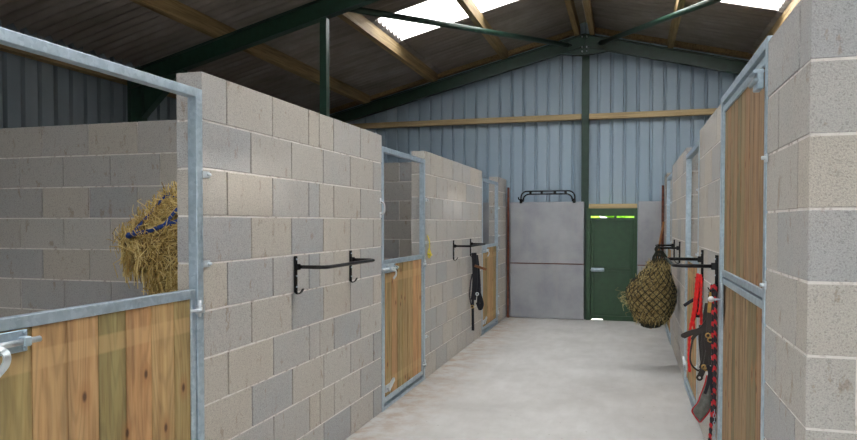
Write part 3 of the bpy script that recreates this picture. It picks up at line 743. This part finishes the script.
def hay_body(f, z0, z1, name, m, t):
    mb = MB(); nz, na = 34, 44; vs = []; fs = []
    for i in range(nz + 1):
        z = z0 + (z1 - z0) * i / nz
        for j in range(na):
            p = f(z, 2 * math.pi * j / na, .96); vs.append(p + Vector((random.uniform(-.008, .008), random.uniform(-.008, .008), random.uniform(-.004, .004))))
    for i in range(nz):
        for j in range(na):
            fs.append((i * na + j, i * na + (j + 1) % na, (i + 1) * na + (j + 1) % na, (i + 1) * na + j))
    fs.append(tuple(range(na - 1, -1, -1))); fs.append(tuple(nz * na + j for j in range(na)))
    mb.add(vs, fs, .3, True); return mb.build(name, m, t)
def straws(f, z0, z1, n, m, t, L=(.06, .16), out=.02, droop=.02, r=.0016, a0=0, a1=6.283, wild=.06):
    mb = MB()
    for i in range(n):
        z = random.uniform(z0, z1); a = random.uniform(a0, a1)
        p = f(z, a, .97); c_ = f(z, 0, 0); nrm = (p - c_); nrm.z = 0; nrm = nrm.normalized() if nrm.length > 0 else Vector((1, 0, 0))
        tg = nrm.cross(Vector((0, 0, 1))); th = random.uniform(0, 6.283)
        l = random.uniform(*L); lift = random.uniform(0, out) if random.random() > wild else random.uniform(out, out * 4)
        d = (tg * math.cos(th) + Vector((0, 0, math.sin(th)))) * l
        q = p + nrm * random.uniform(-.004, .012)
        mid = q + d * .5 + nrm * lift * .8; e = q + d + nrm * (lift * .6) - Vector((0, 0, random.uniform(0, droop)))
        mb.tube([q, mid, e], r * random.uniform(.8, 1.3), 3, tone=min(1, max(0, random.gauss(.55, .28))), sm=False)
    o = mb.build('loose_hay', m, t); o['kind'] = 'stuff'; return o
# right: net
random.seed(21)
CX, CY = .250, 7.72
prof = [(.42, .06, 0, 0), (.47, .12, 0, 0), (.52, .165, 0, 0), (.60, .215, 0, 0), (.70, .242, 0, 0), (.81, .238, 0, 0), (.90, .205, .01, 0), (.97, .168, .03, 0), (1.07, .115, .055, -.02), (1.16, .072, .072, -.05), (1.26, .03, .065, -.09)]
t = thing('hay_net', (CX, CY, .40), 'round bulging hay net hanging from the far right rack near the floor', 'hay net')
f = lump(CX, CY, prof, 4)
hay_body(f, .43, 1.16, 'packed_hay', M_HAYDCORE, t)
straws(f, .50, 1.12, 3600, M_HAYD, t, L=(.03, .08), out=.006, r=.0018, wild=.012)
straws(f, .58, .82, 26, M_HAYD, t, L=(.05, .10), out=.05, r=.0016, a0=2.6, a1=4.0, wild=.9)
mb = MB(); NS = 20
for k in range(NS):
    for s_ in (-1, 1):
        pts = []
        for i in range(75):
            z = .43 + (1.25 - .43) * i / 74; pts.append(f(z, 2 * math.pi * k / NS + s_ * (z - .41) * 3.9, 1.055))
        mb.tube(pts, .0045, 4)
mb.build('net', M_NET, t)
mb = MB()
for k in range(5):
    a = k * 1.257; q = f(1.25, a, 1.0)
    mb.tube(bez([q, (.315 + .012 * math.cos(a), 7.61, 1.275), (.30 + .01 * math.sin(a), 7.60, 1.30), (.27 + .006 * k, 7.605, 1.27), (.29, 7.62, 1.22 - .02 * k)], 4), .0045, 6)
mb.build('drawstring', M_NET, t)
mb = MB(); mb.ball((CX - .01, CY, .435), .11, 1.0, .9, .28, jit=.08); mb.build('net_knot', M_NET, t)
# wooden handle behind net
t = tag(MB().tube([(.32, 10.4, .0), (.40, 10.5, 1.0), (.497, 10.60, 1.56)], [.02, .018, .013], 10).build('wooden_handle', M_HANDLE), 'reddish brown wooden handle standing against the wall behind the round hay net', 'handle')

# left: hay hung in the near stall
random.seed(22)
CX, CY = -2.53, 3.50
prof = [(.84, .12, .06, 0), (1.0, .19, .03, 0), (1.16, .21, .02, 0), (1.24, .23, .02, 0), (1.33, .34, 0, 0), (1.44, .36, 0, 0), (1.53, .31, 0, 0), (1.61, .24, .02, 0), (1.69, .17, .05, 0), (1.76, .06, .07, 0)]
t = thing('hay_bundle', (CX, CY, .84), 'shaggy golden hay bundle tied with blue rope in the near left stall', 'hay')
f = lump(CX, CY, prof, 11)
hay_body(f, .85, 1.75, 'packed_hay', M_HAYCORE, t)
straws(f, .88, 1.74, 9000, M_HAY, t, L=(.04, .13), out=.03, r=.0023, wild=.06, droop=.05)
mb = MB()
mb.tube(bez([f(1.475, 4.16, 1.12), f(1.495, 4.5, 1.07), f(1.53, 4.9, 1.06), f(1.575, 5.3, 1.08), f(1.60, 5.9, 1.08), f(1.60, 7.0, 1.06)], 6), .013, 8)
mb.tube(bez([f(1.72, 3.9, 1.0), f(1.70, 4.0, 1.15), f(1.60, 4.05, 1.10), f(1.49, 4.12, 1.12)], 6), .008, 8)
mb.tube(bez([f(1.70, 4.0, 1.15), f(1.695, 4.5, 1.18), f(1.69, 5.1, 1.15)], 6), .008, 8)
mb.tube(bez([f(1.69, 5.1, 1.15), f(1.62, 5.0, 1.12), f(1.53, 4.9, 1.12)], 6), .010, 8)
kp = f(1.47, 4.12, 1.13); mb.ball(kp, .018, jit=.1)
mb.build('blue_rope', M_BLUE, t)
mb = MB(); mb.tube(bez([(CX + .05, CY, 1.80), (CX + .1, CY + .1, 2.0), (-2.3, 3.8, 2.15), (XL - T - .03, 3.9, 2.2)], 5), .008, 8)
mb.tube([(XL - T - .03, 3.9, 2.2), (XL - T, 3.9, 2.2)], .01, 8); mb.build('hanging_rope', M_BLUE, t)

# ------------------------------------------------------------------ tack hanging on the right wall
def strap(t, name, pts, w_=.026, h_=.006, m=M_STRAP, nrm=(0, -1, 0)):
    mb = MB(); mb.tube(bez(pts, 7), .01, flat=(w_, h_, nrm)); return mb.build(name, m, t)
def at(y, pts, dy=0.0): return [(x, y + dy * k, z) for k, (x, z) in enumerate(pts)]
def torus_pts(x, y, z, r, n=8): return [(x + r * math.cos(a), y, z + r * math.sin(a)) for a in [i * 2 * math.pi / n for i in range(n)]]
def twist_rope(pts, r, lay=.03, n=12):
    """rope with the lay of its strands showing as ridges"""
    P = bez(pts, 10); out = [P[0]]; acc = 0; res = []
    for a, b_ in zip(P[:-1], P[1:]):
        L = (b_ - a).length; k = max(1, int(L / (lay / 6)))
        for q in range(k): res.append(a.lerp(b_, q / k))
    res.append(P[-1]); rr = [r * (1 + .16 * math.sin(i * 2 * math.pi / 6)) for i in range(len(res))]
    return MB().tube(res, rr, n)
t = thing('red_lead_rope', (.48, 5.27, 1.16), 'bright red lead rope looped over the far hook of the near right rack', 'rope')
twist_rope(at(5.27, [(.511, 1.13), (.508, 1.022), (.510, .913), (.512, .833), (.508, .775), (.492, .746), (.469, .761), (.46, .83), (.475, .926), (.487, 1.058), (.491, 1.14), (.488, 1.168), (.481, 1.155), (.47, 1.021), (.457, .896), (.437, .764), (.431, .58), (.436, .456)]), .0098).build('rope', M_RED, t)
twist_rope(at(5.245, [(.496, 1.13), (.499, 1.168), (.507, 1.14), (.505, 1.02), (.497, .92), (.487, .88)]), .0088).build('rope_coil', M_RED, t)
MB().tube(bez(at(5.285, [(.499, 1.14), (.495, 1.023), (.488, .856)]), 5), .01, flat=(.028, .012, (0, -1, 0))).build('dark_band', M_NAVY, t)
t = thing('leather_bridle', (.47, 4.53, 1.12), 'tangle of dark leather bridle straps hanging between the red rope and striped rope', 'bridle')
strap(t, 'headpiece', at(4.50, [(.494, 1.12), (.498, 1.069), (.491, .964), (.446, .878), (.381, .847), (.341, .823)], .02), .034, .012)
strap(t, 'cheek_strap', at(4.60, [(.45, .897), (.448, .809), (.455, .715), (.462, .633), (.445, .575)]), .034, .012)
strap(t, 'cheek_strap', at(4.53, [(.495, 1.10), (.493, 1.007), (.488, .914), (.486, .79), (.478, .696), (.462, .626)]), .036, .012)
strap(t, 'crown_strap', at(4.57, [(.485, 1.04), (.473, .953), (.469, .815), (.470, .702), (.453, .626)]), .04, .010)
strap(t, 'throat_strap', at(4.585, [(.478, .88), (.462, .84), (.455, .76), (.468, .70), (.474, .66)]), .022, .008)
strap(t, 'strap_end', at(4.59, [(.45, .865), (.43, .85), (.405, .825), (.392, .803)]), .020, .008)
strap(t, 'rein', at(4.61, [(.40, .81), (.394, .78), (.384, .707), (.39, .646), (.43, .605), (.452, .62)]), .011, .006)
strap(t, 'rein', at(4.52, [(.483, .86), (.464, .82), (.473, .75), (.49, .72), (.494, .66)]), .014, .006)
MB().ball((.344, 4.60, .826), .018, 1.1, .8, .9).build('strap_keeper', M_STRAP, t)
for x, y, z in ((.476, 4.49, .85), (.489, 4.50, .822), (.456, 4.50, .650), (.470, 4.51, .64)):
    MB().tube(torus_pts(x, y, z, .014), .0045, 6, closed=True).build('buckle', M_BRASS, t)
strap(t, 'tan_strap', at(4.475, [(.489, 1.12), (.484, 1.07), (.478, .994)]), .020, .006, M_TAN)
MB().tube(torus_pts(.440, 4.60, .562, .015), .007, 8, closed=True).build('snap_hook', M_STRAP, t)
mb = MB(); mb.tube(bez([(.488, 5.36, .99), (.476, 5.38, .98), (.44, 5.40, .953), (.405, 5.41, .925)], 5), .013, 8)
tag(mb.build('black_grip', M_NAVY), 'short black grip poking out behind the red rope', 'grip')
t = thing('striped_lead_rope', (.50, 4.42, 1.17), 'red and black twisted lead rope hanging from the near hook beside the tall door', 'rope')
twist_rope(at(4.42, [(.494, 1.13), (.500, 1.168), (.508, 1.15), (.509, 1.075), (.509, .891), (.510, .732), (.509, .523), (.509, .327)]), .0098).build('rope', M_RB, t)
twist_rope(at(4.445, [(.487, 1.13), (.492, 1.163), (.499, 1.10), (.499, .948), (.501, .701), (.502, .485), (.499, .398), (.487, .204)]), .0095).build('rope_tail', M_RB, t)
for i in range(15):
    zc = .40 - i * .024; a = 0 if i % 2 else math.pi / 2
    MB().tube([(.508 + .0065 * math.cos(a) * math.cos(q), 4.41 + .0065 * math.sin(a) * math.cos(q), zc + .014 * math.sin(q)) for q in [k * .7854 for k in range(8)]], .0024, 5, closed=True).build('chain_link', M_GALV, t)
t = thing('fly_mask', (.45, 4.45, .3), 'grey mesh fly mask with red piping hanging lowest beside the tall door', 'fly mask')
Lp = bez([(.474, 4.45, .60), (.462, 4.45, .545), (.440, 4.46, .472), (.423, 4.46, .424), (.392, 4.47, .371), (.403, 4.46, .345), (.432, 4.45, .306)], 4)
Rp = bez([(.481, 4.44, .605), (.491, 4.43, .55), (.497, 4.42, .495), (.497, 4.42, .458), (.494, 4.42, .427), (.483, 4.43, .377), (.440, 4.45, .308)], 4)
for v_ in Lp + Rp: v_.y += .05
vs = []; fs = []; nn = 8
for k in range(len(Lp)):
    for q_ in range(nn + 1):
        q = q_ / nn; pt = Lp[k].lerp(Rp[k], q); pt.y -= .03 * math.sin(math.pi * q) * math.sin(math.pi * (k + 1) / (len(Lp) + 1)) + .004 * math.sin(9 * q + k); vs.append(pt)
for k in range(len(Lp) - 1):
    for q_ in range(nn): a_ = k * (nn + 1) + q_; fs.append((a_, a_ + 1, a_ + nn + 2, a_ + nn + 1))
o = MB().add(vs, fs, .5, True).build('mesh_hood', M_MESH, t); md = o.modifiers.new('s', 'SOLIDIFY'); md.thickness = .005
MB().tube(Lp + list(reversed(Rp[18:])), .0055, 6).build('piping', M_REDT, t)
strap(t, 'fastening_strap', at(4.44, [(.470, .677), (.481, .64), (.494, .554), (.503, .506)]), .022, .008, M_NAVY)
strap(t, 'fastening_strap', at(4.435, [(.490, .67), (.478, .60), (.470, .55), (.455, .50)]), .018, .008, M_NAVY)
# far halter, left rack
t = thing('dark_bridle', (-1.84, 8.30, 1.14), 'black bridle with a tan strap hanging from the second left rack', 'bridle')
strap(t, 'headpiece', at(8.30, [(-1.855, 1.17), (-1.846, 1.06), (-1.84, .90), (-1.845, .72), (-1.86, .58)]), .062, .03, M_NAVY)
strap(t, 'cheek_strap', at(8.34, [(-1.835, 1.14), (-1.815, .99), (-1.800, .80), (-1.795, .64), (-1.80, .54)]), .045, .02, M_NAVY)
strap(t, 'cheek_strap', at(8.27, [(-1.868, .91), (-1.892, .78), (-1.897, .60), (-1.865, .46)]), .014, .008, M_NAVY)
strap(t, 'noseband', at(8.31, [(-1.81, .72), (-1.775, .62), (-1.752, .53), (-1.775, .47), (-1.81, .55)]), .045, .016, M_NAVY)
strap(t, 'rein', at(8.26, [(-1.855, .68), (-1.858, .48), (-1.855, .20)]), .030, .015, M_NAVY)
strap(t, 'rein', at(8.335, [(-1.80, .60), (-1.795, .45)]), .018, .01, M_NAVY)
strap(t, 'strap_end', at(8.28, [(-1.84, 1.01), (-1.775, .99), (-1.69, .965)]), .03, .014, M_BROWNL)['label'] = 'tan brown leather strap end'
for x, z, m_ in ((-1.80, .66, M_GALV_B), (-1.862, .50, M_BRASS)): MB().tube(torus_pts(x, 8.245, z, .018), .006, 6, closed=True).build('ring', m_, t)
# far right: small red item by the rack
mb = MB(); mb.tube(bez([(.46, 8.48, 1.13), (.43, 8.46, 1.08), (.44, 8.45, 1.0), (.45, 8.5, .93)], 5), .016, flat=(.05, .03, (1, 0, 0)))
tag(mb.build('red_headcollar', M_REDT), 'dark red webbing hung behind the hay net on the far right rack', 'headcollar')

for o in S.objects:
    if '_l' in o.keys(): del o['_l']
